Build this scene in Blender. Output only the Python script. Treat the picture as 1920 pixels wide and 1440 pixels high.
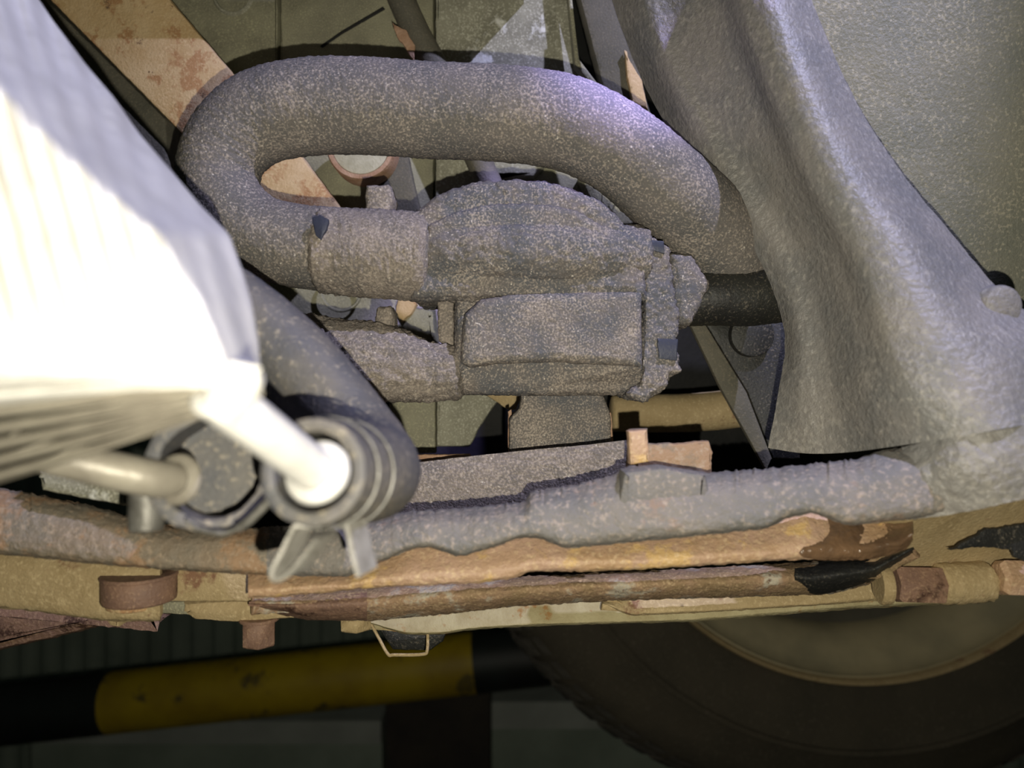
import bpy, bmesh, math, random
from mathutils import Vector, Matrix, noise
random.seed(7)
for o in list(bpy.data.objects): bpy.data.objects.remove(o)
sc = bpy.context.scene
COL = sc.collection
F = 1400.0          # focal length in pixels of the 1920 px wide frame
CZ = 0.75           # camera height above the workshop floor
# ---------------------------------------------------------------- camera
cam = bpy.data.cameras.new('camera'); camo = bpy.data.objects.new('camera', cam); COL.objects.link(camo)
camo.location = (0, 0, CZ); camo.rotation_euler = (math.pi/2, 0, 0)
cam.sensor_width = 36; cam.lens = 36*F/1920; cam.clip_start = 0.01; cam.clip_end = 50
cam.dof.use_dof = True; cam.dof.focus_distance = 0.385; cam.dof.aperture_fstop = 6.2
sc.camera = camo
# ---------------------------------------------------------------- light
w = bpy.data.worlds.new('world'); sc.world = w; w.use_nodes = True
w.node_tree.nodes['Background'].inputs[0].default_value = (0.75, 0.95, 0.85, 1)
w.node_tree.nodes['Background'].inputs[1].default_value = 0.014
def lamp(name, kind, loc, power, color, size=.004, target=None, angle=60, blend=.6):
    l = bpy.data.lights.new(name, kind); l.energy = power; l.color = color
    l.shadow_soft_size = size
    o = bpy.data.objects.new(name, l); o.location = loc; COL.objects.link(o)
    if kind == 'SPOT':
        l.spot_size = math.radians(angle); l.spot_blend = blend
        o.rotation_euler = (Vector(target)-Vector(loc)).to_track_quat('-Z', 'Y').to_euler()
    return o
def W(px, py, d):
    return Vector(((px-960)/F*d, d, CZ-(py-720)/F*d))
lamp('flash_light', 'POINT', (0.012, 0.0, CZ-0.026), 4.7, (1.0, 0.94, 0.78), .0016)
lamp('work_light', 'SPOT', (0.34, 0.05, CZ+0.60), 23.0, (0.63, 0.64, 1.0), .005, W(900, 560, .33), 48, .5)
lamp('torch_beam', 'SPOT', (0.30, 0.05, CZ+0.52), 55, (0.44, 0.38, 1.0), .005, W(1160, 150, .37), 11, 1.0)
sc.view_settings.view_transform = 'Standard'; sc.view_settings.look = 'None'
sc.view_settings.exposure = 0.0; sc.view_settings.gamma = 1.0; sc.view_settings.use_curve_mapping = False

# ---------------------------------------------------------------- materials
def srgb(c):
    c = c/255.0
    return c/12.92 if c <= .04045 else ((c+.055)/1.055)**2.4
def col(r, g, b): return (srgb(r), srgb(g), srgb(b), 1)
def mat(name, base, base2=None, patch=60, dust=None, dscale=900, damt=.5, dmod=.15, stain=None, sscale=40, samt=.5,
        stain2=None, s2scale=25, s2amt=.62, rough=.75, metal=0.0, bump=.0006, bscale=700, spec=.4, dshift=.015, dust_k=.85, spark=0):
    m = bpy.data.materials.new(name); m.use_nodes = True
    nt = m.node_tree; N = nt.nodes; L = nt.links
    b = N['Principled BSDF']; b.inputs['Roughness'].default_value = rough; b.inputs['Metallic'].default_value = metal
    b.inputs['Specular IOR Level'].default_value = spec
    tc = N.new('ShaderNodeTexCoord')
    def nz(scale, detail=3, rg=.6):
        n = N.new('ShaderNodeTexNoise'); n.inputs['Scale'].default_value = scale; n.inputs['Detail'].default_value = detail
        n.inputs['Roughness'].default_value = rg; L.new(tc.outputs['Object'], n.inputs['Vector']); return n.outputs['Fac']
    def ramp(fac, lo, hi):
        r = N.new('ShaderNodeMapRange'); r.inputs[1].default_value = lo; r.inputs[2].default_value = hi
        L.new(fac, r.inputs[0]); return r.outputs[0]
    def mix(fac, a, c):
        x = N.new('ShaderNodeMix'); x.data_type = 'RGBA'; L.new(fac, x.inputs[0])
        for sock, v in ((x.inputs[6], a), (x.inputs[7], c)):
            if isinstance(v, tuple): sock.default_value = v
            else: L.new(v, sock)
        return x.outputs[2]
    c = base
    if base2: c = mix(ramp(nz(patch, 4), .38, .62), base, base2)
    if stain: c = mix(ramp(nz(sscale, 6, .65), samt, samt+.06), c, stain)
    if stain2: c = mix(ramp(nz(s2scale, 5, .7), s2amt, s2amt+.04), c, stain2)
    if dust:
        fine = nz(dscale, 2, .5); big = nz(dscale*.045, 3)
        ad = N.new('ShaderNodeMath'); ad.operation = 'MULTIPLY_ADD'; L.new(big, ad.inputs[0]); ad.inputs[1].default_value = dmod*2; L.new(fine, ad.inputs[2])
        lo = 1-damt*.5 - .25 + dmod + dshift
        mu = N.new('ShaderNodeMath'); mu.operation = 'MULTIPLY'; L.new(ramp(ad.outputs[0], lo-.03, lo+.24), mu.inputs[0]); mu.inputs[1].default_value = dust_k
        c = mix(mu.outputs[0], c, dust)
        if spark: c = mix(ramp(nz(dscale*.75, 1, .5), .69, .80), c, col(196, 188, 176))
    if isinstance(c, tuple): b.inputs['Base Color'].default_value = c
    else: L.new(c, b.inputs['Base Color'])
    if bump:
        bp = N.new('ShaderNodeBump'); bp.inputs['Distance'].default_value = bump; bp.inputs['Strength'].default_value = .9
        L.new(nz(bscale, 4, .6), bp.inputs['Height']); L.new(bp.outputs[0], b.inputs['Normal'])
    return m
M = {}
DUST = col(176, 164, 150)
M['hose'] = mat('dusty_rubber', col(92, 90, 88), col(106, 101, 96), 45, DUST, 900, .5, bump=.0007, spark=1)
M['hose_clean'] = mat('worn_rubber', col(78, 78, 80), col(98, 94, 88), 40, col(160, 150, 130), 500, .36, bump=.0005, bscale=500, rough=.6)
M['crust'] = mat('dust_crust', col(112, 106, 100), col(130, 121, 112), 60, DUST, 800, .58, bump=.0012, bscale=900, rough=.9, spark=1)
M['plastic'] = mat('dusty_black_plastic', col(84, 85, 88), col(104, 98, 93), 50, DUST, 1000, .5, .2, bump=.0005, spark=1)
M['stripe'] = mat('bare_blue_plastic', col(48, 52, 66), rough=.5, bump=.0002)
M['duct'] = mat('grey_painted_steel', col(116, 115, 112), col(132, 128, 122), 30, col(175, 170, 160), 380, .40, dust_k=.55, bump=.0012, bscale=350, rough=.42, spec=.5)
M['panel'] = mat('grey_liner_plastic', col(124, 125, 114), col(138, 136, 122), 22, col(190, 182, 160), 650, .40, bump=.0008, bscale=500, rough=.6)
M['lip'] = mat('dusty_painted_lip', col(108, 106, 102), col(124, 118, 110), 50, col(170, 155, 140), 500, .42, stain=col(134, 116, 102), sscale=45, samt=.60, bump=.0007, rough=.6)
M['lip_rust'] = mat('lip_with_rust', col(122, 114, 100), col(134, 118, 98), 40, col(170, 152, 130), 500, .40, stain=col(152, 124, 96), sscale=35, samt=.52, bump=.0007, rough=.6)
M['rust'] = mat('orange_rust', col(176, 144, 110), col(186, 154, 130), 38, col(214, 188, 150), 500, .42, stain=col(204, 170, 116), sscale=60, samt=.55, bump=.0007, rough=.45, spec=.5)
M['rust_dark'] = mat('brown_rust', col(120, 94, 80), col(138, 108, 88), 60, col(170, 140, 112), 700, .42, stain=col(72, 50, 40), sscale=45, samt=.55, bump=.0006, rough=.6)
M['rust_mottled'] = mat('mottled_rust', col(134, 112, 82), col(156, 126, 102), 45, col(190, 166, 130), 800, .45, stain=col(172, 164, 146), sscale=45, samt=.52, stain2=col(92, 66, 50), s2scale=45, s2amt=.60, bump=.0009, rough=.8)
M['tan'] = mat('pale_rust', col(204, 178, 138), col(190, 160, 116), 40, col(215, 190, 150), 800, .40, stain=col(172, 132, 92), sscale=48, samt=.52, stain2=col(120, 96, 72), s2scale=60, s2amt=.62, bump=.0006)
M['tan_frame'] = mat('tan_frame_steel', col(158, 138, 100), col(170, 150, 112), 50, col(196, 176, 136), 600, .40, stain=col(128, 96, 72), sscale=35, samt=.60, stain2=col(62, 54, 44), s2scale=22, s2amt=.66, bump=.0006)
M['primer'] = mat('flaking_primer', col(166, 156, 120), col(148, 136, 100), 60, stain=col(140, 106, 62), sscale=70, samt=.58, bump=.0005)
M['casting'] = mat('dull_aluminium_casting', col(144, 141, 118), col(124, 121, 102), 34, col(188, 184, 150), 1300, .42, bump=.0005, bscale=900, rough=.6)
M['casting_pale'] = mat('whitened_casting', col(150, 148, 130), col(122, 120, 104), 34, col(200, 198, 180), 900, .46, stain=col(212, 212, 205), sscale=34, samt=.60, bump=.0006)
M['dark_metal'] = mat('dark_dusty_metal', col(84, 82, 72), col(98, 94, 82), 30, col(120, 112, 95), 900, .42, bump=.0005)
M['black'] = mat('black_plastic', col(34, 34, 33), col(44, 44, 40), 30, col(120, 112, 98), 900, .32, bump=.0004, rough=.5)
M['void'] = mat('dark_gap_fill', col(22, 22, 21), col(34, 33, 30), 20, bump=.001, bscale=100)  # near-black fill for the added backing slab and the crack
M['alu'] = mat('bright_aluminium', col(212, 210, 204), col(196, 194, 188), 50, bump=.0004, bscale=200, rough=.4, metal=.1, spec=.6)
M['alu_shade'] = mat('shaded_aluminium', col(150, 144, 130), col(128, 122, 110), 50, bump=.0004, bscale=200, rough=.4, metal=.1)  # darker copy of alu, shade put into the colour
M['ear'] = mat('bright_spring_steel', col(150, 147, 140), col(126, 123, 115), 200, bump=.0003, rough=.45, metal=.2)
M['wet'] = mat('oily_brown_rust', col(94, 74, 56), col(118, 92, 68), 60, bump=.0009, bscale=350, rough=.16, spec=1.0)
M['steel'] = mat('spring_steel', col(120, 118, 112), col(96, 94, 88), 200, bump=.0003, rough=.5, metal=.4)
M['tyre'] = mat('dusty_tyre_rubber', col(58, 54, 44), col(70, 64, 52), 9, col(84, 78, 66), 300, .35, bump=.0005, bscale=300, rough=.85)
M['plugface'] = mat('pale_plug_face', col(186, 182, 160), col(170, 166, 144), 150, bump=.0004)
M['tread'] = mat('grey_tread_rubber', col(92, 88, 80), col(70, 66, 58), 40, bump=.002, bscale=150, rough=.9)
M['rim'] = mat('grubby_rim_steel', col(172, 160, 128), col(146, 138, 112), 12, stain=col(48, 44, 36), sscale=9, samt=.64, bump=.0004, rough=.5)
M['rim_dark'] = mat('inner_rim_dark', col(92, 88, 76), col(80, 76, 66), 12, bump=.0006, rough=.8)  # darker colour for the inner dish than for the rim barrel
M['wall'] = mat('green_grey_wall', col(132, 142, 130), col(116, 126, 114), 8, bump=.0006, bscale=120, rough=.7)
M['yellow'] = mat('yellow_hazard_paint', col(170, 146, 22), col(146, 122, 24), 12, stain=col(96, 84, 40), sscale=18, samt=.57, bump=.0004, rough=.5)
M['blackpaint'] = mat('black_hazard_paint', col(30, 36, 34), col(22, 24, 22), 12, bump=.0004, rough=.5)
M['greybox'] = mat('toplit_grey_board', col(150, 154, 148), col(136, 140, 134), 10, bump=.0003, rough=.6)  # lighter grey standing in for light on the board tops
M['post'] = mat('dark_brown_post', col(54, 48, 40), col(40, 36, 32), 14, bump=.0005, rough=.8)
M['rustspot'] = mat('soft_rust_patch', col(178, 146, 122), col(158, 124, 98), 150, bump=.0006)
M['floor'] = mat('concrete_floor', col(70, 72, 68), col(60, 62, 58), 6, bump=.001, bscale=60)

# ---------------------------------------------------------------- mesh helpers
def cr(pts, n):
    """Catmull-Rom through tuples."""
    P = [Vector(p) if len(p) <= 4 else p for p in pts]
    out = []
    Q = [tuple(p) for p in pts]; Q = [tuple(2*a-b for a, b in zip(Q[0], Q[1]))]+Q+[tuple(2*a-b for a, b in zip(Q[-1], Q[-2]))]
    for i in range(1, len(Q)-2):
        for k in range(n):
            t = k/n
            out.append(tuple(.5*(2*b+(c-a)*t+(2*a-5*b+4*c-d)*t*t+(3*b-a-3*c+d)*t**3) for a, b, c, d in zip(Q[i-1], Q[i], Q[i+1], Q[i+2])))
    out.append(tuple(pts[-1])); return out
def nzv(v, s): return noise.noise(v*s)
class G:
    """verts + faces collector"""
    def __init__(s): s.v = []; s.f = []
    def add(s, vs, fs):
        o = len(s.v); s.v += [Vector(v) for v in vs]; s.f += [tuple(i+o for i in f) for f in fs]; return s
    def rough(s, amp, scale=500, normals=None):
        me = s.mesh('t')
        ns = [v.normal.copy() for v in me.vertices]
        for i, v in enumerate(s.v):
            s.v[i] = v + ns[i]*amp*(noise.noise(v*scale)+.6*noise.noise(v*scale*2.3))
        bpy.data.meshes.remove(me); return s
    def mesh(s, name):
        me = bpy.data.meshes.new(name); me.from_pydata([tuple(v) for v in s.v], [], s.f); me.update()
        bm = bmesh.new(); bm.from_mesh(me); bmesh.ops.recalc_face_normals(bm, faces=bm.faces); bm.to_mesh(me); bm.free()
        return me
def tube(pts, seg=28, n=8, flat=1.0, cap='round', wall=0, world=False, amp=0, ascale=400):
    """pts: (px,py,d,radius m) or world (x,y,z,r)."""
    if not world: pts = [tuple(W(p[0], p[1], p[2]))+(p[3],) for p in pts]
    C = cr(pts, n); P = [Vector(c[:3]) for c in C]; R = [c[3] for c in C]
    T = [(P[min(i+1, len(P)-1)]-P[max(i-1, 0)]).normalized() for i in range(len(P))]
    up = Vector((0, 1, 0)) if abs(T[0].y) < .9 else Vector((0, 0, 1))
    a = (up-T[0]*up.dot(T[0])).normalized(); rings = []
    for i in range(len(P)):
        a = (a-T[i]*a.dot(T[i])).normalized(); b = T[i].cross(a)
        rings.append((P[i], a.copy(), b, R[i], T[i]))
    if cap == 'round':
        p, x, b, r, t = rings[0]; e = [(p-t*r*.18*k2, x, b, r*k1, t) for k1, k2 in ((.6, 1), (.9, .6))]
        p, x, b, r, t = rings[-1]; f = [(p+t*r*.18*k2, x, b, r*k1, t) for k1, k2 in ((.9, .6), (.6, 1))]
        rings = e+rings+f
    if wall:  # open hollow start
        p, x, b, r, t = rings[0]
        rings = [(p+t*r*1.2, x, b, r-wall, t), (p+t*.0004, x, b, r-wall, t), (p-t*.0004, x, b, r-wall*.6, t), (p-t*.0003, x, b, r-wall*.2, t)]+rings
    g = G(); vs = []
    for p, x, b, r, t in rings:
        for k in range(seg):
            th = 2*math.pi*k/seg; vs.append(p+(x*math.cos(th)*flat+b*math.sin(th))*r)
    fs = [(i*seg+k, i*seg+(k+1) % seg, (i+1)*seg+(k+1) % seg, (i+1)*seg+k) for i in range(len(rings)-1) for k in range(seg)]
    fs.append(tuple(range(seg))[::-1]); fs.append(tuple((len(rings)-1)*seg+k for k in range(seg)))
    g.add(vs, fs)
    if amp: g.rough(amp, ascale)
    return g
def resample(pts, step, jit):
    out = []
    n = len(pts)
    for i in range(n):
        a, b = Vector(pts[i]), Vector(pts[(i+1) % n]); L = (b.xy-a.xy).length; k = max(1, int(L/step))
        for j in range(k):
            p = a.lerp(b, j/k)
            if jit:
                q = p*.06; p = p+Vector((noise.noise(q+Vector((9, 0, 0)))+.7*noise.noise(q*3.1), noise.noise(q+Vector((0, 31, 0)))+.7*noise.noise(q*2.9+Vector((5, 5, 0))), 0))*jit
            out.append(p)
    return out
def slab(pts, d=.4, t=.006, bev=.0015, jit=0, step=None, rnd=False, ray=False):
    """A plate whose front outline is given by px points (x,y[,d]); real thickness t going back, rounded front edge."""
    P = [(p[0], p[1], 1000*(p[2] if len(p) > 2 else d)) for p in pts]
    if rnd: P = cr(P+[P[0]], 6)[:-1]
    if jit and not step: step = 5
    if step: P = resample(P, step, jit)
    P = [Vector(p) for p in P]
    A = sum(P[i].x*P[(i+1) % len(P)].y-P[(i+1) % len(P)].x*P[i].y for i in range(len(P)))
    if A < 0: P.reverse()
    n = len(P); nor = []
    for i in range(n):
        e = (P[(i+1) % n].xy-P[i-1].xy); e = Vector((e.y, -e.x)).normalized() if e.length else Vector((0, 0))
        nor.append(e)      # outward
    def ring(inset, dd, scale=1.0):
        r = []
        for p, m in zip(P, nor):
            dep = p.z/1000
            q = W(p.x-m.x*inset*F/dep, p.y-m.y*inset*F/dep, dep)
            if ray: q = q+(q-Vector((0, 0, CZ))).normalized()*dd
            else: q.y += dd
            r.append(q)
        return r
    g = G(); rs = [ring(0, t), ring(0, bev), ring(bev*.3, bev*.3), ring(bev, 0)]
    vs = [v for r in rs for v in r]
    fs = [(j*n+i, j*n+(i+1) % n, (j+1)*n+(i+1) % n, (j+1)*n+i) for j in range(3) for i in range(n)]
    bm = bmesh.new()
    V = [bm.verts.new(v) for v in vs]
    for f in fs: bm.faces.new([V[i] for i in f])
    c1 = bm.faces.new([V[i] for i in range(n)][::-1]); c2 = bm.faces.new([V[3*n+i] for i in range(n)])
    bmesh.ops.triangulate(bm, faces=[c1, c2])
    bm.verts.index_update(); g.add([v.co for v in bm.verts], [tuple(v.index for v in f.verts) for f in bm.faces]); bm.free()
    return g
def sheet(rows, t=.004, nu=10, nv=10, amp=0, ascale=300, back=None):
    """Control grid of (px,py,d) -> smooth thick sheet."""
    R = [cr(r, nu) for r in rows]; cols = len(R[0])
    Cc = [cr([r[j] for r in R], nv) for j in range(cols)]; nr = len(Cc[0])
    vs = [W(*Cc[j][i]) for i in range(nr) for j in range(cols)]
    g = G(); fs = [(i*cols+j, i*cols+j+1, (i+1)*cols+j+1, (i+1)*cols+j) for i in range(nr-1) for j in range(cols-1)]
    tmp = G().add(vs, fs); me = tmp.mesh('t'); ns = [v.normal.copy() for v in me.vertices]; bpy.data.meshes.remove(me)
    if amp: vs = [v+n_*amp*(noise.noise(v*ascale)+.5*noise.noise(v*ascale*2.7)) for v, n_ in zip(vs, ns)]
    N = len(vs); sg = 1 if sum(n_.y for n_ in ns) > 0 else -1; ns = [n_*sg for n_ in ns]
    back = [v+n_*t for v, n_ in zip(vs, ns)]
    fs2 = [tuple(i+N for i in f)[::-1] for f in fs]
    ed = [(j, j+1) for j in range(cols-1)]+[((nr-1)*cols+j+1, (nr-1)*cols+j) for j in range(cols-1)]
    ed += [((i+1)*cols, i*cols) for i in range(nr-1)]+[(i*cols+cols-1, (i+1)*cols+cols-1) for i in range(nr-1)]
    side = [(b, a, a+N, b+N) for a, b in ed]
    return g.add(list(vs)+back, fs+fs2+side)
def cyl(c, axis, r, h, seg=24, bev=.0008, hexa=False, r2=None):
    """Solid cylinder: centre of front face c (world), pointing along axis for h."""
    if hexa: seg = 6
    axis = Vector(axis).normalized(); u = axis.orthogonal().normalized(); v = axis.cross(u); c = Vector(c); r2 = r2 or r
    prof = [(r-bev, 0), (r-bev*.3, bev*.3), (r, bev), (r2, h-bev), (r2-bev, h)]
    vs = [c+axis*z+(u*math.cos(2*math.pi*k/seg)+v*math.sin(2*math.pi*k/seg))*q for q, z in prof for k in range(seg)]
    fs = [(i*seg+k, i*seg+(k+1) % seg, (i+1)*seg+(k+1) % seg, (i+1)*seg+k) for i in range(4) for k in range(seg)]
    fs += [tuple(range(seg))[::-1], tuple(4*seg+k for k in range(seg))]
    return G().add(vs, fs)
def lathe(c, axis, prof, seg=96, closed=False):
    axis = Vector(axis).normalized(); u = axis.orthogonal().normalized(); v = axis.cross(u); c = Vector(c); n = len(prof)
    vs = [c+axis*z+(u*math.cos(2*math.pi*k/seg)+v*math.sin(2*math.pi*k/seg))*q for q, z in prof for k in range(seg)]
    m = n if closed else n-1
    fs = [(i*seg+k, i*seg+(k+1) % seg, ((i+1) % n)*seg+(k+1) % seg, ((i+1) % n)*seg+k) for i in range(m) for k in range(seg)]
    return G().add(vs, fs)
def thing(name, label, cat, loc, group=None):
    o = bpy.data.objects.new(name, None); COL.objects.link(o); o.location = loc; o.empty_display_size = .02
    o['label'] = label; o['category'] = cat
    if group: o['group'] = group
    return o
def origin(o):
    v = Vector(o.location); p = o.parent
    while p: v = v+Vector(p.location); p = p.parent
    return v
def part(name, g, m, parent=None, label=None, sharp=40, kind=None, voxel=0, amp=0, ascale=450):
    me = g.mesh(name)
    if voxel:
        tmp = bpy.data.objects.new('t', me); COL.objects.link(tmp)
        md = tmp.modifiers.new('r', 'REMESH'); md.mode = 'VOXEL'; md.voxel_size = voxel
        dg = bpy.context.evaluated_depsgraph_get(); me2 = bpy.data.meshes.new_from_object(tmp.evaluated_get(dg))
        bpy.data.objects.remove(tmp); bpy.data.meshes.remove(me); me = me2
        me.name = name; sharp = 180
    if amp:
        ns = [v.normal.copy() for v in me.vertices]
        for v, n_ in zip(me.vertices, ns):
            v.co = v.co+n_*amp*(noise.noise(v.co*ascale)+.7*noise.noise(v.co*ascale*2.3)+.8*noise.noise(v.co*ascale*.3))
    off = origin(parent) if parent else Vector((0, 0, 0))
    if parent is None:
        xs = [v.co for v in me.vertices]
        off = Vector(((min(v.x for v in xs)+max(v.x for v in xs))/2, (min(v.y for v in xs)+max(v.y for v in xs))/2, min(v.z for v in xs)))
    me.transform(Matrix.Translation(-off))
    me.materials.clear(); me.materials.append(M[m])
    for p in me.polygons: p.use_smooth = True
    if sharp < 180: me.set_sharp_from_angle(angle=math.radians(sharp))
    o = bpy.data.objects.new(name, me); COL.objects.link(o)
    if parent: o.parent = parent
    else: o.location = off
    if label: o['label'] = label
    if kind: o['kind'] = kind
    return o
def single(name, g, m, label, cat, group=None, **k):
    o = part(name, g, m, None, label, **k); o['category'] = cat
    if group: o['group'] = group
    return o

# ================================================================ SETTING
def boxw(x0, x1, y0, y1, z0, z1, bev=.0):
    vs = [(x, y, z) for x in (x0, x1) for y in (y0, y1) for z in (z0, z1)]
    return G().add(vs, [(0, 1, 3, 2), (4, 6, 7, 5), (0, 4, 5, 1), (2, 3, 7, 6), (0, 2, 6, 4), (1, 5, 7, 3)])
part('floor', boxw(-2.5, 2.5, -1.5, 3, -.05, 0), 'floor', kind='structure')
YW = 1.45
g = G(); n = 120; vs = []
for i in range(n*4+1):          # corrugated sheet: real ribs
    x = -2.5+5*i/(n*4); ph = i % 4; vs += [(x, YW-(.008 if ph in (1, 2) else 0), 0), (x, YW-(.008 if ph in (1, 2) else 0), 2.6)]
m_ = len(vs); vs += [(v[0], YW+.03, v[2]) for v in vs[:m_]]
fs = [(2*i, 2*i+2, 2*i+3, 2*i+1) for i in range(n*4)]+[(2*i+m_, 2*i+1+m_, 2*i+3+m_, 2*i+2+m_) for i in range(n*4)]
g.add(vs, fs); part('wall_back', g, 'wall', kind='structure', sharp=20)

# ---- hazard tube with its post, and grey boards below
def hz(name, m, x0, x1, parent):
    a = W(x0, 1340-.110*x0*1.0, 1.08); b = W(x1, 1340-.110*x1, 1.08)
    return part(name, tube([tuple(a)+(.0430,), tuple((a+b)/2)+(.0430,), tuple(b)+(.0430,)], 32, 4, world=True), m, parent)
rail = thing('barrier_rail', 'yellow and black striped steel barrier tube below the rusty frame', 'barrier', tuple(W(600, 1400, 1.0)))
hz('black_band', 'blackpaint', -420, 210, rail); hz('yellow_band', 'yellow', 210, 890, rail); hz('black_band', 'blackpaint', 890, 1500, rail)
gp = boxw(W(718, 0, 1.10).x, W(918, 0, 1.10).x, 1.126, 1.15, .002, CZ-(1300-720)/F*1.10)
single('barrier_post', gp, 'post', 'wide dark brown post standing below the striped tube', 'post')
def board(x0, x1, y0, y1, lab):
    t = thing('step_board', lab, 'board', (W((x0+x1)/2, 0, 1.2).x, 1.2, .0), 'grey boards behind the barrier post')
    a, b = W(x0, 0, 1.17).x, W(x1, 0, 1.17).x
    zt = CZ-(y0-720)/F*1.17; zm = CZ-(y1-720)/F*1.17
    part('lit_upper_face', boxw(a, b, 1.17, 1.30, zm+.001, zt), 'greybox', t); part('front_face', boxw(a, b, 1.182, 1.30, .002, zm), 'wall', t)  # top light painted: upper strip lighter than the front below it
board(50, 714, 1352, 1396, 'long grey board at bottom left, left of the dark post')
board(922, 1500, 1316, 1368, 'grey board between the dark post and the tyre')

# ================================================================ WHEEL
WC = W(1640, 735, .72); ax = Vector((-.10, 1, .02)).normalized()
wh = thing('car_wheel', 'black dusty tyre on a grubby steel rim, lower right under the frame', 'wheel', tuple(WC-Vector((0, 0, .41))))
k = .72/F
prof = [(r*k, z) for r, z in ((536, .012), (552, .0), (566, -.004), (600, -.012), (650, -.019), (656, -.0215), (661, -.019), (668, -.0215), (674, -.019), (720, -.014), (760, -.002), (790, .012), (812, .040), (816, .09), (816, .19), (800, .24), (720, .26), (540, .24))]
ty = part('tyre', lathe(WC, ax, prof, 160, True), 'tyre', wh, sharp=60)
part('rim_lip', lathe(WC, ax, [(r*k, z) for r, z in ((553, .008), (553, -.003), (549, -.007), (544, -.005), (542, .002), (545, .010))], 160, True), 'tan_frame', wh, 'slightly brighter tan rim lip', sharp=60)
prof = [(r*k, z) for r, z in ((552, .012), (550, .002), (538, .002), (536, .010), (520, .016), (500, .024), (480, .032), (470, .05), (470, .07), (530, .06))]
rm = part('rim_barrel', lathe(WC, ax, prof, 160, True), 'rim', wh, sharp=50)
prof = [(r*k, z) for r, z in ((469, .052), (440, .060), (425, .080), (380, .086), (360, .105), (200, .115), (60, .105), (60, .14), (200, .15), (450, .12), (469, .10))]
part('rim_dish', lathe(WC, ax, prof, 160, True), 'rim_dark', wh, 'darker inner dish', sharp=50)
prof = [(r*k, z) for r, z in ((535, .0145), (518, .0135), (511, .0185), (530, .022))]
u = ax.orthogonal().normalized(); v = ax.cross(u)
base = None
NT = 84
for i in range(NT):
    th = 2*math.pi*i/NT; rad = u*math.cos(th)+v*math.sin(th); tan = ax.cross(rad)
    if base is None:
        gg = G(); vs = []
        for s in (-1, 1):
            for (q, z) in ((772, .003), (806, .028), (822, .045), (824, .085), (800, .085), (780, .03)):
                vs.append(WC+rad*q*k+ax*(z-.003)+tan*s*.0105)
        gg.add(vs, [tuple(range(6))[::-1], tuple(range(6, 12))]+[(a, (a+1) % 6, (a+1) % 6+6, a+6) for a in range(6)])
        base = part('tread_block', gg, 'tread', ty, sharp=30); R0 = (rad, tan)
        o0 = origin(ty)
    else:
        o = base.copy(); COL.objects.link(o); o.parent = ty
        Rm = Matrix.Rotation(th, 4, ax); Tm = Matrix.Translation(WC-o0)
        o.matrix_local = Tm @ Rm @ Tm.inverted()

# ================================================================ BACKGROUND CASTINGS
single('dark_backing', slab([(300, -300), (1560, -300), (1560, 1010), (300, 1010)], .54, .06, .02), 'void', 'dark backing slab added to blacken the gaps behind the hoses', 'engine')  # added backing: near-black slab so the gaps read as deep shade
gc = thing('gearbox_casing', 'olive grey cast gearbox casing in flat panels behind the big upper hose', 'gearbox', tuple(W(700, 700, .47)))
part('casting_panel', slab([(200, -120), (520, -120), (520, 400), (470, 520), (300, 520)], .475, .03, .001, 1), 'casting', gc)
part('casting_panel', slab([(526, -120), (812, -120), (812, 420), (526, 420)], .47, .03, .001, 1), 'casting', gc)
part('casting_panel', slab([(816, -120), (1048, -120), (1085, 110), (1130, 200), (1000, 330), (905, 330), (890, 385), (816, 385)], .465, .03, .002, 1), 'casting_pale', gc, 'casting panel splashed with white')
part('casting_panel', slab([(915, 270), (1180, 270), (1195, 420), (1120, 420), (1060, 400), (905, 400)], .475, .03, .002, 1), 'casting', gc)
part('casting_lug', slab([(1085, 330), (1140, 320), (1165, 360), (1150, 395), (1120, 400)], .462, .03, .004, 1), 'casting', gc)
part('casting_panel', slab([(430, 380), (830, 380), (830, 700), (560, 700), (430, 560)], .485, .02, .002, 1), 'casting', gc)
part('casting_rim', lathe(W(640, 545, .480), (0, 1, 0), [(.0120, 0), (.0125, -.002), (.0135, -.002), (.014, 0)], 40), 'casting', gc)
part('dimple', lathe(W(437, -8, .475), (0, 1, 0), [(.0105, .0), (.0110, -.0016), (.0122, -.0016), (.0130, 0)], 40), 'casting_pale', gc)
part('crack', slab([(600, 86), (640, 58), (718, 12), (722, 17), (642, 63), (604, 89)], .4694, .001, .0001), 'void', gc, 'dark hairline gap', kind=None)
bd = thing('blackened_bracket', 'dark flat bracket between the upper hose and grey crossmember', 'bracket', tuple(W(1150, 260, .45)))
part('plate', slab([(1062, -100), (1150, -100), (1214, 190), (1240, 260), (1180, 240), (1130, 160)], .45, .012, .002, 1), 'dark_metal', bd)
part('edge_strip', slab([(1056, -100), (1062, -100), (1086, 110), (1128, 165), (1120, 170), (1078, 120)], .448, .008, .001), 'casting', bd)
single('rusty_tab', slab([(1172, 92), (1180, 110), (1204, 150), (1216, 205), (1186, 190), (1176, 140)], .445, .004, .001, 1), 'tan', 'small tan and rusty sliver of metal beside the dark bracket', 'tab')
part('unseen_light_blocker', slab([(-200, -128), (1000, -128), (1000, -180), (-200, -180)], .398, .062, .004), 'casting', gc)  # unseen slab above the frame, added to keep work_light off the castings
cb = thing('rusty_crossbeam', 'pale tan rusty flat beam running diagonally at upper left', 'beam', tuple(W(460, 400, .44)))
part('beam_face', slab([(20, -75), (256, -75), (430, 130), (560, 285), (640, 392), (600, 430), (490, 400), (335, 245)], .438, .012, .002, 1), 'tan', cb)
part('beam_side', slab([(-30, -75), (14, -75), (310, 222), (318, 330), (250, 330), (90, 130)], .447, .02, .002, 1), 'dark_metal', cb, 'dark grey side of the beam')
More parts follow.
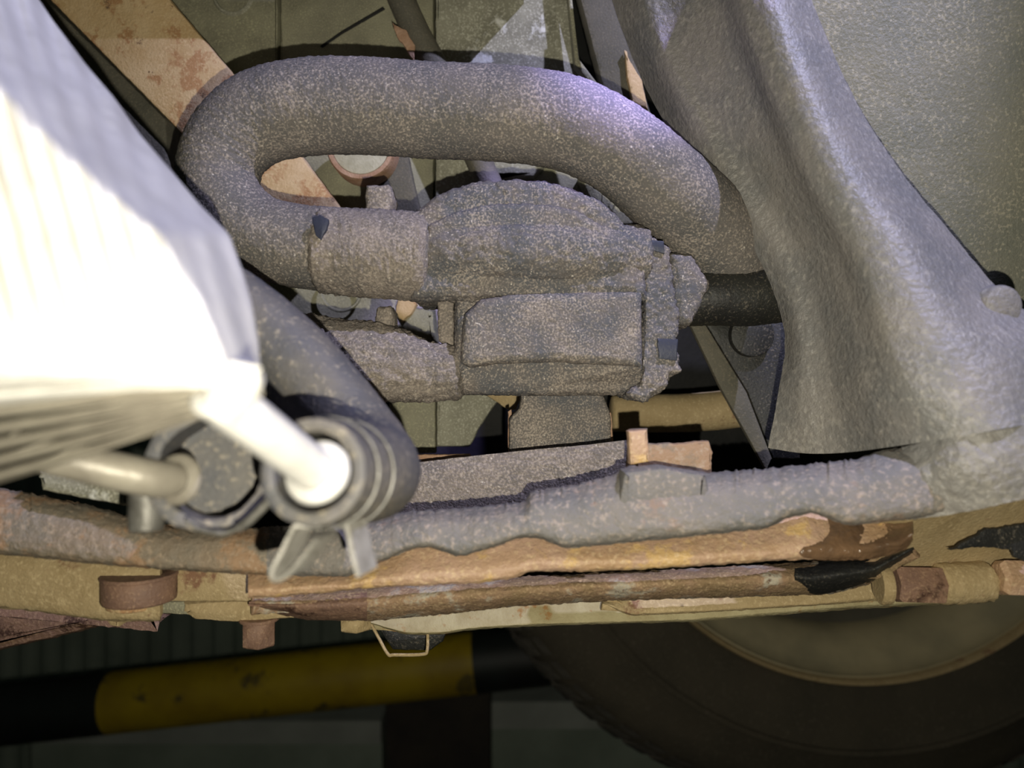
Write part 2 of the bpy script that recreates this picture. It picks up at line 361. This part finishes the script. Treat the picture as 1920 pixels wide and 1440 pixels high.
single('steering_rod', tube([(730, -60, .452, .0085), (775, 50, .452, .0082), (845, 180, .452, .0082), (905, 318, .452, .008), (945, 410, .452, .008)], 20, 6, amp=.0002), 'dark_metal', 'slim dark round rod running down behind the upper hose', 'rod')
single('rust_patch_flake', slab([(735, 42), (760, 55), (778, 85), (776, 116), (762, 95), (745, 68)], .4435, .002, .0006, 2), 'rustspot', 'orange rust flake on the slim dark rod', 'rust flake')
nt = thing('rusty_plug', 'round plug with a pale face and rusty rim seen inside the hose loop', 'plug', tuple(W(675, 335, .44)))
part('rim_ring', lathe(W(676, 272, .438), (0, 1, 0), [(.0168, .003), (.0172, 0), (.0196, 0), (.0204, .002), (.0204, .016), (.0168, .016)], 48, True), 'rustspot', nt)
part('face', cyl(W(676, 272, .439), (0, 1, 0), .0170, .014, 40), 'plugface', nt, 'pale grey face')
single('dark_web_plate', slab([(700, 250), (760, 270), (790, 400), (740, 420), (690, 420), (715, 330)], .455, .006, .002, 2), 'dark_metal', 'dark web plate right of the rusty plug', 'plate')
single('tan_flake', slab([(745, 560), (775, 552), (782, 570), (768, 592), (752, 604), (740, 585)], .462, .006, .002, 2), 'tan', 'tan flake below the upper hose connector', 'flake')
single('olive_lump', slab([(738, 590), (775, 575), (815, 580), (820, 640), (800, 650), (770, 640)], .466, .012, .004, 2), 'casting', 'small olive lump beside the tan flake', 'lump')
# behind the right end of the hose, the black recess
rc = thing('inner_brace', 'thin dark brace with a black web in the recess left of the grey crossmember', 'brace', tuple(W(1400, 850, .43)))
part('brace_edge', slab([(1290, 600), (1318, 600), (1400, 735), (1448, 860), (1436, 880), (1350, 725)], .425, .004, .0008), 'dark_metal', rc)
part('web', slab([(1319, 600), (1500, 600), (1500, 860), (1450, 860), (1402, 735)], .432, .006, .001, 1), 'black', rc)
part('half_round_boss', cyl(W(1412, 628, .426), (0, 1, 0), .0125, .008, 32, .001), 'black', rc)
single('exhaust_cross_tube', tube([(1150, 775, .47, .0115), (1230, 775, .47, .012), (1320, 772, .47, .0122), (1420, 760, .47, .0125)], 24, 6, amp=.0003), 'tan_frame', 'tan dusty tube crossing behind the valve body and brace', 'tube')
single('lower_side_panel', slab([(730, 700), (816, 700), (816, 850), (730, 850)], .452, .01, .001, 1), 'casting', 'flat olive panel right of the lower hose bend', 'panel')
single('pale_shield_panel', slab([(818, 700, .452), (970, 700, .462), (900, 800, .46), (880, 838, .46), (818, 838, .452)], .45, .01, .002, 1), 'casting_pale', 'pale curved shield panel under the valve body', 'panel')
single('brown_gusset', slab([(880, 720), (985, 720), (968, 768), (955, 770)], .448, .006, .001, 1), 'tan_frame', 'small brown triangular gusset under the valve body', 'gusset')

# ================================================================ UPPER HOSE
uh = thing('upper_hose', 'thick dusty grey rubber hose looping over the valve body', 'hose', tuple(W(700, 560, .375)))
r = .0228
part('hose_body', tube([(800, 478, .368, .0200), (720, 474, .368, .0204), (650, 470, .368, .0206), (560, 462, .368, .0204), (482, 440, .368, .0200), (428, 392, .368, .0196), (409, 332, .370, .0198), (430, 270, .371, .0206), (488, 222, .372, .0222), (575, 202, .372, .0230), (680, 200, .372, .0230), (800, 208, .371, .0228), (940, 214, .369, .0226), (1060, 232, .367, .0224), (1160, 280, .367, .0218), (1244, 350, .373, .0226), (1312, 415, .384, .0240), (1362, 475, .398, .0250), (1385, 530, .412, .0240)], 64, 26, amp=.0005, ascale=500), 'hose', uh)
part('end_cuff', tube([(606, 470, .366, .0208), (660, 474, .366, .0212), (730, 478, .366, .0214), (794, 482, .366, .0214)], 64, 18, amp=.0011, ascale=420), 'crust', uh, 'crusty hose end with a square edge')
part('nub', slab([(684, 345), (728, 343), (738, 372), (732, 400), (736, 420), (682, 420)], .362, .014, .003, 2), 'crust', uh, voxel=.0009, amp=.0003)
part('bare_spot', slab([(585, 408), (600, 402), (615, 412), (612, 430), (602, 448), (592, 442), (588, 425)], .3436, .0022, .0003, 2), 'stripe', uh, 'dark bare spot where dust fell off')

# ================================================================ VALVE BODY
vb = thing('valve_body', 'dust crusted black plastic valve with domed top and boxy lower half', 'valve', tuple(W(1030, 745, .38)))
def merge(*gs):
    g = G()
    for q in gs: g.add(q.v, q.f)
    return g
dome = [(768, 398), (800, 372), (850, 347), (905, 335), (960, 331), (1015, 334), (1070, 343), (1120, 366), (1155, 395), (1185, 430), (1215, 440), (1215, 560), (768, 560)]
part('dome', merge(slab(dome, .3545, .05, .006, 3)), 'plastic', vb, voxel=.0009, amp=.0007)
d2 = [(800, 420), (850, 396), (905, 382), (960, 378), (1030, 382), (1085, 393), (1130, 420), (1150, 470), (800, 470)]
part('dome_step', slab(d2, .3510, .01, .003), 'plastic', vb, voxel=.0009, amp=.0004)
d3 = [(860, 436), (920, 424), (980, 420), (1050, 424), (1090, 436), (1130, 470), (860, 470)]
part('dome_step', slab(d3, .3480, .01, .003), 'plastic', vb, voxel=.0009, amp=.0004)
part('barrel', tube([(790, 470, .368, .0150), (850, 472, .364, .0152), (1000, 474, .3615, .0155), (1100, 476, .3635, .0155), (1200, 482, .369, .0150)], 48, 20, flat=1.0), 'plastic', vb, voxel=.001, amp=.0009)
part('box', slab([(850, 545, .362), (880, 530, .360), (1050, 524, .358), (1205, 520, .358), (1212, 690, .357), (1205, 740, .366), (1040, 742, .366), (852, 740, .366), (850, 690, .357)], .36, .036, .006), 'plastic', vb, voxel=.0011, amp=.0006)
part('box_face', slab([(868, 590), (900, 560), (960, 548), (1070, 546), (1205, 544), (1206, 688), (1040, 678), (930, 682), (880, 690), (862, 680)], .3530, .008, .004), 'plastic', vb, voxel=.001, amp=.0004)
part('flange', slab([(818, 530), (850, 535), (851, 655), (822, 640)], .370, .02, .001, 1), 'crust', vb, voxel=.001, amp=.0004)
part('end_cap', slab([(1206, 440), (1240, 447), (1255, 462), (1260, 490), (1275, 600), (1275, 690), (1280, 698), (1262, 706), (1240, 735), (1215, 752), (1180, 748), (1178, 738), (1204, 715), (1212, 560)], .359, .038, .003, 5), 'plastic', vb, voxel=.0009, amp=.0009)
part('bare_square', slab([(1232, 634), (1272, 636), (1270, 676), (1236, 672)], .3578, .002, .0003, 1), 'stripe', vb, 'clean blue grey square')
part('bare_square', slab([(1218, 450), (1245, 452), (1246, 476), (1222, 468)], .3578, .002, .0003, 1), 'stripe', vb, 'clean blue grey square')
part('boss', slab([(1255, 470), (1300, 474), (1335, 530), (1322, 560), (1296, 612), (1274, 606), (1262, 560)], .366, .03, .004, 2), 'plastic', vb, voxel=.0011, amp=.0006)
part('right_outlet', tube([(1270, 562, .390, .0142), (1340, 556, .388, .0150), (1400, 556, .389, .0154), (1462, 550, .392, .0154)], 40, 14, amp=.0004), 'black', vb, 'black smooth outlet stub')
lo = [(480, 640, .385, .016), (560, 655, .380, .0185), (640, 672, .376, .0195), (720, 682, .374, .0195), (792, 696, .372, .0155), (862, 700, .370, .0130)]
part('lower_outlet', tube(lo, 56, 22, amp=.0), 'crust', vb, 'crusty lower outlet', voxel=.0012, amp=.0013, ascale=300)
part('lower_nub', slab([(700, 612), (706, 575), (730, 572), (738, 585), (740, 640), (700, 640)], .372, .014, .003, 1), 'crust', vb, voxel=.0009, amp=.0004)
part('collar', slab([(690, 640), (720, 612), (770, 628), (793, 650), (795, 750), (740, 752), (700, 735)], .362, .014, .005, 2), 'crust', vb, voxel=.001, amp=.0010)
part('mounting_neck', slab([(976, 730), (1130, 730), (1133, 742), (1146, 775), (1148, 850), (955, 850), (955, 785), (974, 765)], .384, .022, .002, 1), 'plastic', vb, voxel=.001, amp=.0004)

# bracket below
mb = thing('mounting_bracket', 'rust edged bracket foot under the valve body', 'bracket', tuple(W(1050, 880, .38)))
part('foot', slab([(958, 775), (1143, 772), (1150, 925), (953, 925)], .395, .012, .001, 1), 'lip', mb)
part('rust_patch', slab([(1002, 805), (1020, 800), (1044, 803), (1050, 826), (1000, 828)], .3942, .001, .0003, 2), 'rustspot', mb, 'orange bare rust patch')
part('rust_edge', slab([(952, 772), (959, 768), (958, 850), (953, 850)], .3942, .004, .0004, 1), 'rustspot', mb)
part('rust_edge', slab([(1139, 765), (1147, 775), (1150, 830), (1144, 830)], .3942, .004, .0004, 1), 'rustspot', mb)
single('lower_bracket_plate', sheet([[(740, 872, .366), (860, 858, .364), (1000, 843, .362), (1100, 834, .360), (1182, 824, .358)], [(740, 905, .362), (860, 895, .361), (1000, 880, .360), (1100, 865, .358), (1182, 850, .357)], [(740, 985, .362), (860, 975, .361), (1000, 960, .360), (1100, 945, .358), (1182, 930, .358)]], .004, 16, 16, .0006, 400), 'crust', 'rough dusty plate sloping below the valve body', 'plate')
single('red_sealing_strip', slab([(780, 853), (880, 852), (890, 870), (780, 880)], .385, .004, .0005, 1), 'rustspot', 'thin orange rusty edge right of the lower hose bend', 'strip')

# ================================================================ GREY CROSSMEMBER (diagonal + lip)
cm = thing('grey_crossmember', 'grey painted pressed steel crossmember sweeping from top centre to lower right', 'crossmember', tuple(W(1500, 1000, .30)))
rows = [
 [(1128, -90, .425), (1200, -90, .400), (1262, -90, .388), (1325, -90, .372), (1370, -90, .350), (1430, -90, .340), (1490, -90, .352)],
 [(1150, 10, .420), (1205, 10, .396), (1262, 10, .386), (1345, 10, .366), (1395, 10, .345), (1460, 10, .335), (1526, 10, .350)],
 [(1218, 180, .415), (1270, 180, .388), (1325, 180, .378), (1412, 180, .358), (1455, 180, .336), (1530, 180, .326), (1600, 180, .345)],
 [(1318, 340, .388), (1365, 340, .374), (1420, 340, .366), (1480, 340, .346), (1530, 340, .324), (1610, 330, .316), (1688, 320, .338)],
 [(1420, 480, .372), (1455, 480, .362), (1505, 480, .352), (1560, 480, .332), (1610, 470, .312), (1700, 450, .306), (1778, 430, .330)],
 [(1470, 620, .364), (1495, 620, .352), (1545, 620, .342), (1610, 620, .318), (1670, 610, .300), (1770, 580, .294), (1880, 550, .318)],
 [(1460, 730, .360), (1500, 735, .348), (1560, 735, .336), (1640, 735, .308), (1720, 725, .290), (1840, 690, .284), (1990, 640, .300)],
 [(1440, 840, .360), (1510, 850, .346), (1590, 848, .330), (1690, 835, .300), (1790, 820, .283), (1900, 800, .276), (2020, 780, .290)],
]
part('diagonal_arm', sheet(rows, .005, 12, 12, .0004, 260), 'duct', cm)
rows = [
 [(1690, 838, .302), (1740, 826, .292), (1800, 800, .283), (1880, 780, .279), (2020, 770, .276)],
 [(1700, 900, .294), (1750, 890, .288), (1800, 880, .281), (1880, 870, .276), (2020, 850, .273)],
 [(1700, 975, .296), (1760, 968, .290), (1820, 958, .283), (1900, 940, .277), (2020, 915, .275)],
]
part('corner', sheet(rows, .006, 14, 14, .0006, 350), 'duct', cm)
top = [(-60, 905), (60, 925), (180, 950), (300, 985), (480, 990), (640, 975), (790, 957), (900, 950), (988, 940), (992, 922), (1080, 908), (1150, 890), (1180, 872), (1330, 886), (1420, 880), (1500, 872), (1600, 862), (1650, 846), (1720, 832), (1790, 840)]
bot = [(-60, 1036), (60, 1045), (180, 1058), (300, 1068), (480, 1078), (650, 1082), (770, 1030), (800, 1026), (830, 1034), (862, 1045), (930, 1025), (975, 1008), (1012, 1010), (1060, 1029), (1200, 1016), (1320, 1004), (1440, 991), (1480, 970), (1525, 962), (1560, 975), (1590, 986), (1700, 975), (1800, 960)]
def interp(pl, x):
    for (a, b) in zip(pl, pl[1:]):
        if a[0] <= x <= b[0]:
            t = (x-a[0])/(b[0]-a[0]); return a[1]+(b[1]-a[1])*t
    return pl[-1][1] if x > pl[-1][0] else pl[0][1]
def strip(top, bot, x0, x1, dx, dprof, t=.004, jit=0, amp=.0004, skew=0, rag=0):
    rows = [[] for _ in dprof]
    x = x0
    while x <= x1+.1:
        a = interp(top, x)+jit*(noise.noise(Vector((x*.09, 1, 2)))+noise.noise(Vector((x*.23, 4, 2)))); b = interp(bot, x)
        b = (interp(bot, x-8)+b+interp(bot, x+8))/3
        for i, (f, dd) in enumerate(dprof):
            xx = x+rag*(noise.noise(Vector((f*5.3, 3, 7)))+.5)*(x1-x)/(x1-x0)
            rows[i].append((xx, a+(b-a)*f, dd+skew*(x-x0)/(x1-x0)))
        x += dx
    return sheet(rows, t, 1, 7, amp, 420)
lipprof = [(0, .318), (.06, .312), (.3, .304), (.7, .300), (.92, .300), (1.0, .304)]
part('lip', strip(top, bot, 500, 1790, 5, lipprof, .004, 4, .0005, -.012), 'lip', cm)
part('left_lip', strip(top, bot, -60, 505, 5, lipprof, .004, 3, .0005), 'lip_rust', cm, 'browner dusty left end of the lip')
part('boss', cyl(W(1885, 572, .3055), (-.1, 1, 0), .0085, .02, 32, .002), 'duct', cm)
tb = thing('tab_box', 'raised square dusty tab box on the crossmember lip', 'tab', tuple(W(1245, 1000, .29)))
part('box_face', slab([(1170, 885), (1240, 876), (1325, 890), (1334, 930), (1332, 985), (1180, 1001), (1163, 990), (1160, 940)], .2955, .012, .0025, 1), 'lip', tb)
part('upright', slab([(1180, 806), (1214, 804), (1216, 832), (1250, 832), (1330, 826), (1336, 850), (1334, 905), (1175, 905), (1178, 860)], .325, .004, .001, 2), 'lip_rust', tb, 'rust edged upright plate')
part('pin', slab([(1178, 808), (1214, 806), (1218, 866), (1182, 872)], .316, .006, .001, 1), 'rust', tb, 'orange rusty pin')

# ================================================================ RUSTY FRAME
fr = thing('chassis_rail', 'layered rusty chassis rail running across under the grey crossmember', 'rail', tuple(W(1000, 1190, .35)))
rtop = [(455, 1060), (650, 1060), (770, 1020), (1000, 1000), (1200, 1000), (1440, 980), (1510, 950), (1590, 975), (1725, 965)]
rbot = [(455, 1122), (520, 1120), (700, 1102), (830, 1096), (900, 1094), (960, 1085), (1000, 1070), (1080, 1072), (1200, 1068), (1440, 1052), (1600, 1046), (1690, 1028), (1725, 1005)]
part('upper_flange', strip(rtop, rbot, 465, 1712, 6, [(0, .322), (.3, .316), (.7, .309), (.92, .309), (1, .311)], .003, 0, .0005), 'rust', fr)
part('oily_end', strip([(1470, 975), (1525, 960), (1590, 978), (1714, 964)], [(1470, 1052), (1600, 1047), (1690, 1030), (1714, 1006)], 1470, 1714, 6, [(0, .3210), (.3, .3150), (.7, .3080), (.92, .3080), (1, .3100)], .001, 0, .0005, rag=110), 'wet', fr, 'glossy oily brown right end')
rt = [(470, 1122), (520, 1112), (700, 1098), (1000, 1080), (1300, 1066), (1500, 1055), (1640, 1045), (1712, 1012)]
rb = [(470, 1136), (520, 1152), (580, 1162), (700, 1164), (830, 1152), (960, 1137), (1150, 1126), (1300, 1122), (1560, 1114), (1640, 1092), (1712, 1040)]
part('rolled_tube', strip(rt, rb, 470, 1712, 6, [(0, .350), (.15, .338), (.45, .331), (.75, .334), (.95, .342), (1, .350)], .006, 0, .0007), 'rust_mottled', fr, 'rolled mottled flange, dark at both ends')
part('dark_end', strip([(1490, 1060), (1560, 1050), (1640, 1046), (1712, 1016)], [(1490, 1100), (1520, 1116), (1560, 1113), (1640, 1091), (1712, 1040)], 1490, 1712, 6, [(0, .3480), (.15, .3365), (.45, .3295), (.75, .3325), (.95, .3405), (1, .3485)], .001, 0, .0004), 'black', fr, 'oily black end')
part('dark_end', strip([(466, 1130), (520, 1120), (600, 1110), (700, 1100)], [(466, 1133), (520, 1153), (580, 1163), (700, 1164)], 466, 690, 6, [(0, .3490), (.15, .3370), (.45, .3300), (.75, .3330), (.95, .3410), (1, .3490)], .001, 0, .0004), 'rust_dark', fr, 'dark brown pointed end')
part('lower_plate', strip([(640, 1150), (1000, 1120), (1300, 1100), (1600, 1060), (1920, 1040), (2000, 1040)], [(640, 1160), (690, 1168), (760, 1190), (830, 1190), (880, 1181), (1000, 1174), (1300, 1166), (1600, 1142), (1800, 1132), (1920, 1108), (2000, 1100)], 640, 1990, 10, [(0, .372), (.8, .366), (.95, .366), (1, .370)], .006, 0, .0004), 'primer', fr)
part('inner_flange', strip([(1130, 1126), (1300, 1118), (1560, 1100), (1700, 1060), (1980, 1010)], [(1130, 1130), (1180, 1155), (1300, 1150), (1560, 1134), (1700, 1122), (1980, 1090)], 1130, 1980, 10, [(0, .362), (.8, .358), (1, .360)], .004, 0, .0004), 'tan_frame', fr)
part('end_plate', slab([(1640, 955, .31), (1800, 950, .31), (2000, 900, .31), (2000, 1080, .345), (1800, 1075, .345), (1690, 1075, .345)], .33, .006, .002, 1), 'tan_frame', fr, 'tan end plate with black stains')
part('oil_stain', slab([(1780, 1030), (1830, 1006), (1850, 992), (1930, 980), (1940, 1060), (1905, 1046), (1900, 1032), (1850, 1026)], .3195, .002, .0005, 3), 'black', fr, 'oily black stain')
lt = [(-60, 1020), (500, 1060)]
lb = [(-60, 1138), (60, 1146), (160, 1153), (190, 1160), (300, 1140), (500, 1120)]
part('left_web', strip([(-60, 1025), (120, 1040), (330, 1058)], [(-60, 1136), (60, 1146), (160, 1160), (200, 1165), (330, 1165)], -60, 300, 10, [(0, .330), (.3, .326), (.9, .326), (1, .330)], .003, 0, .0006), 'tan_frame', fr, 'left web with brown rust spots')
part('left_panel', slab([(292, 1055), (480, 1060), (470, 1128), (296, 1128)], .338, .008, .001, 1), 'tan_frame', fr)
part('spacer', slab([(236, 1128), (345, 1126), (470, 1122), (480, 1150), (400, 1160), (240, 1150)], .345, .01, .003, 1), 'casting', fr)
part('hanger', slab([(340, 1130), (400, 1126), (560, 1124), (560, 1162), (440, 1172), (362, 1166), (344, 1154)], .342, .012, .004, 1), 'tan_frame', fr)
part('tooth', slab([(190, 1150), (222, 1152), (222, 1176), (206, 1174)], .335, .01, .001, 1), 'tan_frame', fr)
part('tooth', slab([(222, 1150), (264, 1150), (256, 1168), (232, 1168)], .338, .01, .002, 1), 'rust_dark', fr)
# bolts
def bolt(name, px0, px1, py0, py1, d, m, lab, hexa=True):
    w_ = (px1-px0)/2*d/F; h = (py1-py0)*d/F
    t = thing(name, lab, 'bolt', tuple(W((px0+px1)/2, py1, d)), None)
    c = W((px0+px1)/2, py1, d); c.y += w_
    part('head', cyl(c, (0, 0, 1), w_, h, bev=.0012, hexa=hexa), m, t, sharp=50)
    part('washer', cyl(W((px0+px1)/2, py0+3, d)+Vector((0, w_, 0)), (0, 0, 1), w_*(1.03 if not hexa else 1.15), .0016, bev=.0004), m, t)
    return t
bolt('large_bolt', 158, 296, 1096, 1146, .315, 'rust_dark', 'wide glossy brown bolt head under the left web', False)
single('bolt_cap', cyl(W(228, 1152, .322)+Vector((0, .012, 0)), (0, 0, 1), .0125, .004, bev=.0015), 'tan', 'pale flat cap under the wide brown bolt head', 'cap')
bolt('hex_bolt', 442, 508, 1170, 1221, .340, 'rust_dark', 'square brown bolt hanging under the left of the rail')
bolt('hex_bolt', 628, 692, 1162, 1190, .352, 'tan_frame', 'small tan bolt head under the rail, left of the wire loop')
sb = thing('side_bolt', 'brown hex bolt head lying sideways on the rail above the wheel', 'bolt', tuple(W(1710, 1118, .335)))
part('head', cyl(W(1765, 1098, .336)+Vector((0, 0, 0)), (-1, .1, 0), .0088, .020, bev=.0014, hexa=True), 'rust_dark', sb, sharp=30)
part('collar', cyl(W(1668, 1098, .336), (-1, .1, 0), .0086, .005, bev=.001), 'tan_frame', sb)
single('tan_boss', tube([(1762, 1095, .338, .009), (1800, 1094, .338, .0093), (1850, 1090, .338, .0088)], 28, 6, amp=.0006), 'tan_frame', 'rounded tan boss right of the sideways hex bolt', 'boss')
single('corner_bolt', cyl(W(1960, 1085, .33), (-1, .1, 0), .0085, .020, bev=.002, hexa=True), 'rust', 'rusty bolt head at the far right end of the rail', 'bolt')
# hanger wire and its gusset
wl = thing('wire_loop', 'thin brown wire loop hanging below the rail above the yellow tube', 'wire', tuple(W(750, 1228, .37)))
part('wire', tube([(693, 1165, .368, .0008), (708, 1192, .368, .0008), (727, 1226, .368, .0008), (740, 1228, .368, .0008), (792, 1227, .368, .0008), (801, 1218, .368, .0008), (802, 1180, .368, .0008)], 10, 6), 'tan_frame', wl)
part('pad', slab([(700, 1165), (845, 1165), (830, 1205), (805, 1222), (735, 1220)], .385, .006, .002, 1), 'black', wl)
single('oily_sump', slab([(-80, 1130), (60, 1140), (300, 1165), (250, 1175), (180, 1180), (80, 1205), (-80, 1240)], .42, .05, .006, 2), 'rust_dark', 'dark rusty brown underside lump at lower left', 'sump')

# ================================================================ RIGHT LINER
single('liner_panel', sheet([[(1440, -120, .362), (1600, -120, .362), (1780, -120, .362), (2060, -120, .36)], [(1560, 200, .380), (1680, 200, .380), (1800, 200, .380), (2060, 200, .378)], [(1700, 400, .392), (1780, 400, .392), (1880, 400, .392), (2060, 400, .390)], [(1800, 700, .410), (1880, 700, .41), (1950, 700, .41), (2060, 700, .41)]], .006, 12, 12, .0006, 150), 'panel', 'flat olive grey plastic liner panel at upper right', 'panel')

# ================================================================ LOWER HOSE with clamp
lh = thing('lower_hose', 'big dark rubber hose bending back on itself at lower centre left', 'hose', tuple(W(640, 1000, .24)))
LP = [(586, 884, .198, .0142), (625, 886, .215, .0148), (668, 888, .234, .0155), (700, 884, .254, .0160), (688, 850, .272, .0160), (655, 802, .281, .0160), (608, 742, .285, .0160), (540, 668, .287, .0160), (440, 585, .288, .0160), (330, 520, .290, .0160)]
part('hose_body', tube(LP, 56, 16, wall=.0034, cap='none', amp=.0002, ascale=300), 'hose_clean', lh)
LPw = [tuple(W(p[0], p[1], p[2]))+(p[3],) for p in LP]
def frame_at(pts, i, f):
    C = cr(pts, 20); k_ = i*20+int(f*20); a = Vector(C[k_][:3]); b = Vector(C[k_+1][:3]); return a, (b-a).normalized(), C[k_][3]
cl = thing('spring_clamp', 'spring steel hose clamp with bent ears round the lower hose end', 'clamp', tuple(W(600, 1085, .21)))
def band(i, f, wd, th=.0006, name='band', ex=0.0006, pts=LPw, parent=cl, m='steel'):
    c, t, r_ = frame_at(pts, i, f)
    part(name, lathe(c-t*wd/2, t, [(r_+ex, 0), (r_+ex+th, .0002), (r_+ex+th, wd-.0002), (r_+ex, wd)], 56, True), m, parent, sharp=30)
band(0, .62, .0016); band(1, .42, .0016); 
def ribbon(pts, wd, th, n=5):
    """flat bent strip; pts (px,py,d), width along depth"""
    C = cr(pts, n); P = [W(*c) for c in C]; vs = []
    for i, p in enumerate(P):
        t = (P[min(i+1, len(P)-1)]-P[max(i-1, 0)]).normalized(); nn = Vector((t.z, 0, -t.x)).normalized()
        for a, b in ((-.5, 0), (.5, 0), (.5, 1), (-.5, 1)): vs.append(p+nn*a*th+Vector((.25, .97, 0))*b*wd)
    fs = [(i*4+k, i*4+(k+1) % 4, i*4+4+(k+1) % 4, i*4+4+k) for i in range(len(P)-1) for k in range(4)]
    L_ = len(P)-1
    return G().add(vs, fs+[(0, 1, 2, 3)[::-1], (L_*4, L_*4+1, L_*4+2, L_*4+3)])
part('ear', ribbon([(600, 990, .208), (556, 986, .207), (545, 1000, .206), (525, 1040, .204), (508, 1076, .203), (518, 1088, .204), (540, 1076, .207), (575, 1035, .214), (592, 1012, .218)], .011, .0011), 'ear', cl, sharp=30)
part('ear', ribbon([(600, 986, .209), (636, 976, .210), (648, 985, .210), (655, 1010, .209), (662, 1045, .208), (672, 1082, .207)], .011, .0013), 'ear', cl, sharp=30)
# second hose
sh = thing('second_hose', 'grainy dark hose end behind the second aluminium stub at lower left', 'hose', tuple(W(410, 985, .25)))
part('hose_body', tube([(395, 880, .225, .0190), (420, 880, .25, .0180), (440, 890, .29, .0170), (430, 870, .33, .0165)], 48, 14, wall=.004, cap='none', amp=.0006, ascale=300), 'hose_clean', sh)
part('clamp_wire', tube([(350, 975, .218, .0008), (372, 990, .217, .0008), (400, 998, .216, .0008), (424, 999, .216, .0008), (450, 990, .216, .0008)], 12, 6), 'steel', sh)
part('clamp_tang', tube([(448, 990, .214, .0013), (470, 974, .213, .0013), (494, 950, .213, .0013), (504, 940, .213, .0013)], 12, 6), 'steel', sh)
stb = thing('clamp_screw', 'shiny steel screw head standing on the left of the lip', 'screw', tuple(W(275, 1000, .235)))
part('head', cyl(W(274, 998, .232), (-.06, .15, 1), .0052, .013, 32, .001), 'steel', stb)
part('shank', cyl(W(265, 925, .234), (-.06, .15, 1), .0044, .006, 24, .001), 'steel', stb)

# ================================================================ ALUMINIUM COOLER (foreground)
ck = thing('aluminium_cooler', 'overexposed bright ribbed aluminium cooler filling the left foreground', 'cooler', tuple(W(150, 900, .15)))
# upper ribbed face: vertical corrugations, stepping down the slanting edge
edge = [(-30, -60), (60, -20), (100, 40), (160, 120), (215, 185), (260, 250), (325, 325), (375, 385), (430, 440), (455, 510), (472, 570), (484, 640), (490, 720)]
def edgex(y):
    for (a, b) in zip(edge, edge[1:]):
        if a[1] <= y <= b[1]: return a[0]+(b[0]-a[0])*(y-a[1])/(b[1]-a[1])
    return edge[-1][0]
ribs = 9
vs = []; rowsN = 60; colsN = ribs*12+1
for i in range(rowsN+1):
    y = -60+(760)*i/rowsN
    xe = edgex(y); x0 = -120
    for j in range(colsN):
        s = j/(colsN-1); x = x0+(xe-x0)*s
        # pleats run down the face and turn towards the tip
        ph = (x*1.0-y*.28)/52.0
        wv = .5+.5*math.cos(2*math.pi*ph)
        fade = max(0, min(1, (640-y)/200))
        wz = 250-.27*max(0, y); e = max(0, 1-(xe-x)/wz)
        e = e-.10*(wv-.5)*min(1, e*4)
        d = .146+.006*s**2 - .006*(y/700) + .0035*wv*fade + .105*max(0, e)**1.15*(1-.62*max(0, y)/760)
        vs.append(W(x, y, d))
fs = [(i*colsN+j, i*colsN+j+1, (i+1)*colsN+j+1, (i+1)*colsN+j) for i in range(rowsN) for j in range(colsN-1)]
N_ = len(vs); bk = [v+(v-Vector((0, 0, CZ))).normalized()*.03 for v in vs]
ed = [(j, j+1) for j in range(colsN-1)]+[(rowsN*colsN+j+1, rowsN*colsN+j) for j in range(colsN-1)]+[((i+1)*colsN, i*colsN) for i in range(rowsN)]+[(i*colsN+colsN-1, (i+1)*colsN+colsN-1) for i in range(rowsN)]
gk = G().add(vs+bk, fs+[tuple(a+N_ for a in f)[::-1] for f in fs]+[(b, a, a+N_, b+N_) for a, b in ed])
part('pleated_core', gk, 'alu', ck, sharp=60)
# lower fins: each fin an own thin plate, stacked downwards, running up to the right
lo_top = [(-120, 640), (0, 640), (240, 655), (400, 680), (486, 700)]
lo_bot = [(-120, 950), (0, 912), (200, 850), (400, 772), (486, 735)]
NF = 9
for q in range(NF):
    rws = []
    for k_ in range(5):
        vv = (q+k_/4*(.95 if q < 4 else .78))/NF; rw = []
        bulge = .0034*math.sin(math.pi*k_/4)
        for x in (-120, 0, 120, 240, 360, 486):
            ya = interp(lo_top, x); yb = interp(lo_bot, x)
            rw.append((x, ya+(yb-ya)*vv, .144+.010*max(0, x)/486+.045*vv**1.3*(1-.55*max(0, x)/486)-bulge))
        rws.append(rw)
    part('fin', sheet(rws, .0015, 4, 2), 'alu' if q < 4 else 'alu_shade', ck, None if q < 4 else 'dirtier fin with shade in its colour', sharp=50)  # lower fins face down: their shade is put into a darker colour
part('end_knuckle', tube([(462, 700, .158, .0040), (440, 730, .160, .0052), (415, 760, .162, .0052)], 24, 6), 'alu', ck)
part('stub_pipe', tube([(400, 735, .160, .0056), (450, 775, .168, .0056), (520, 828, .182, .0056), (585, 878, .196, .0056), (610, 897, .202, .0056)], 36, 6), 'alu', ck)
part('stub_bead', lathe(W(588, 880, .1955), (W(610, 897, .206)-W(520, 828, .182)), [(.0056, 0), (.0085, .0012), (.0090, .0025), (.0085, .004), (.0056, .005)], 40, True), 'alu', ck)
part('stub_pipe', tube([(20, 838, .205, .0050), (150, 868, .210, .0053), (270, 894, .218, .0056), (335, 902, .227, .0056)], 32, 6), 'alu_shade', ck, 'pipe stub with shade in its beige colour')  # stub lies behind the cooler; its dimness is put into the colour
part('stub_bead', lathe(W(325, 898, .222), (W(345, 903, .235)-W(270, 894, .218)), [(.0050, 0), (.0074, .001), (.0078, .002), (.0074, .003), (.0050, .004)], 40, True), 'alu_shade', ck)
single('dusty_ledge', slab([(70, 885), (130, 890), (250, 915), (240, 950), (150, 935), (78, 920)], .30, .02, .002, 2), 'casting_pale', 'pale dusty ledge seen under the cooler at lower left', 'ledge')
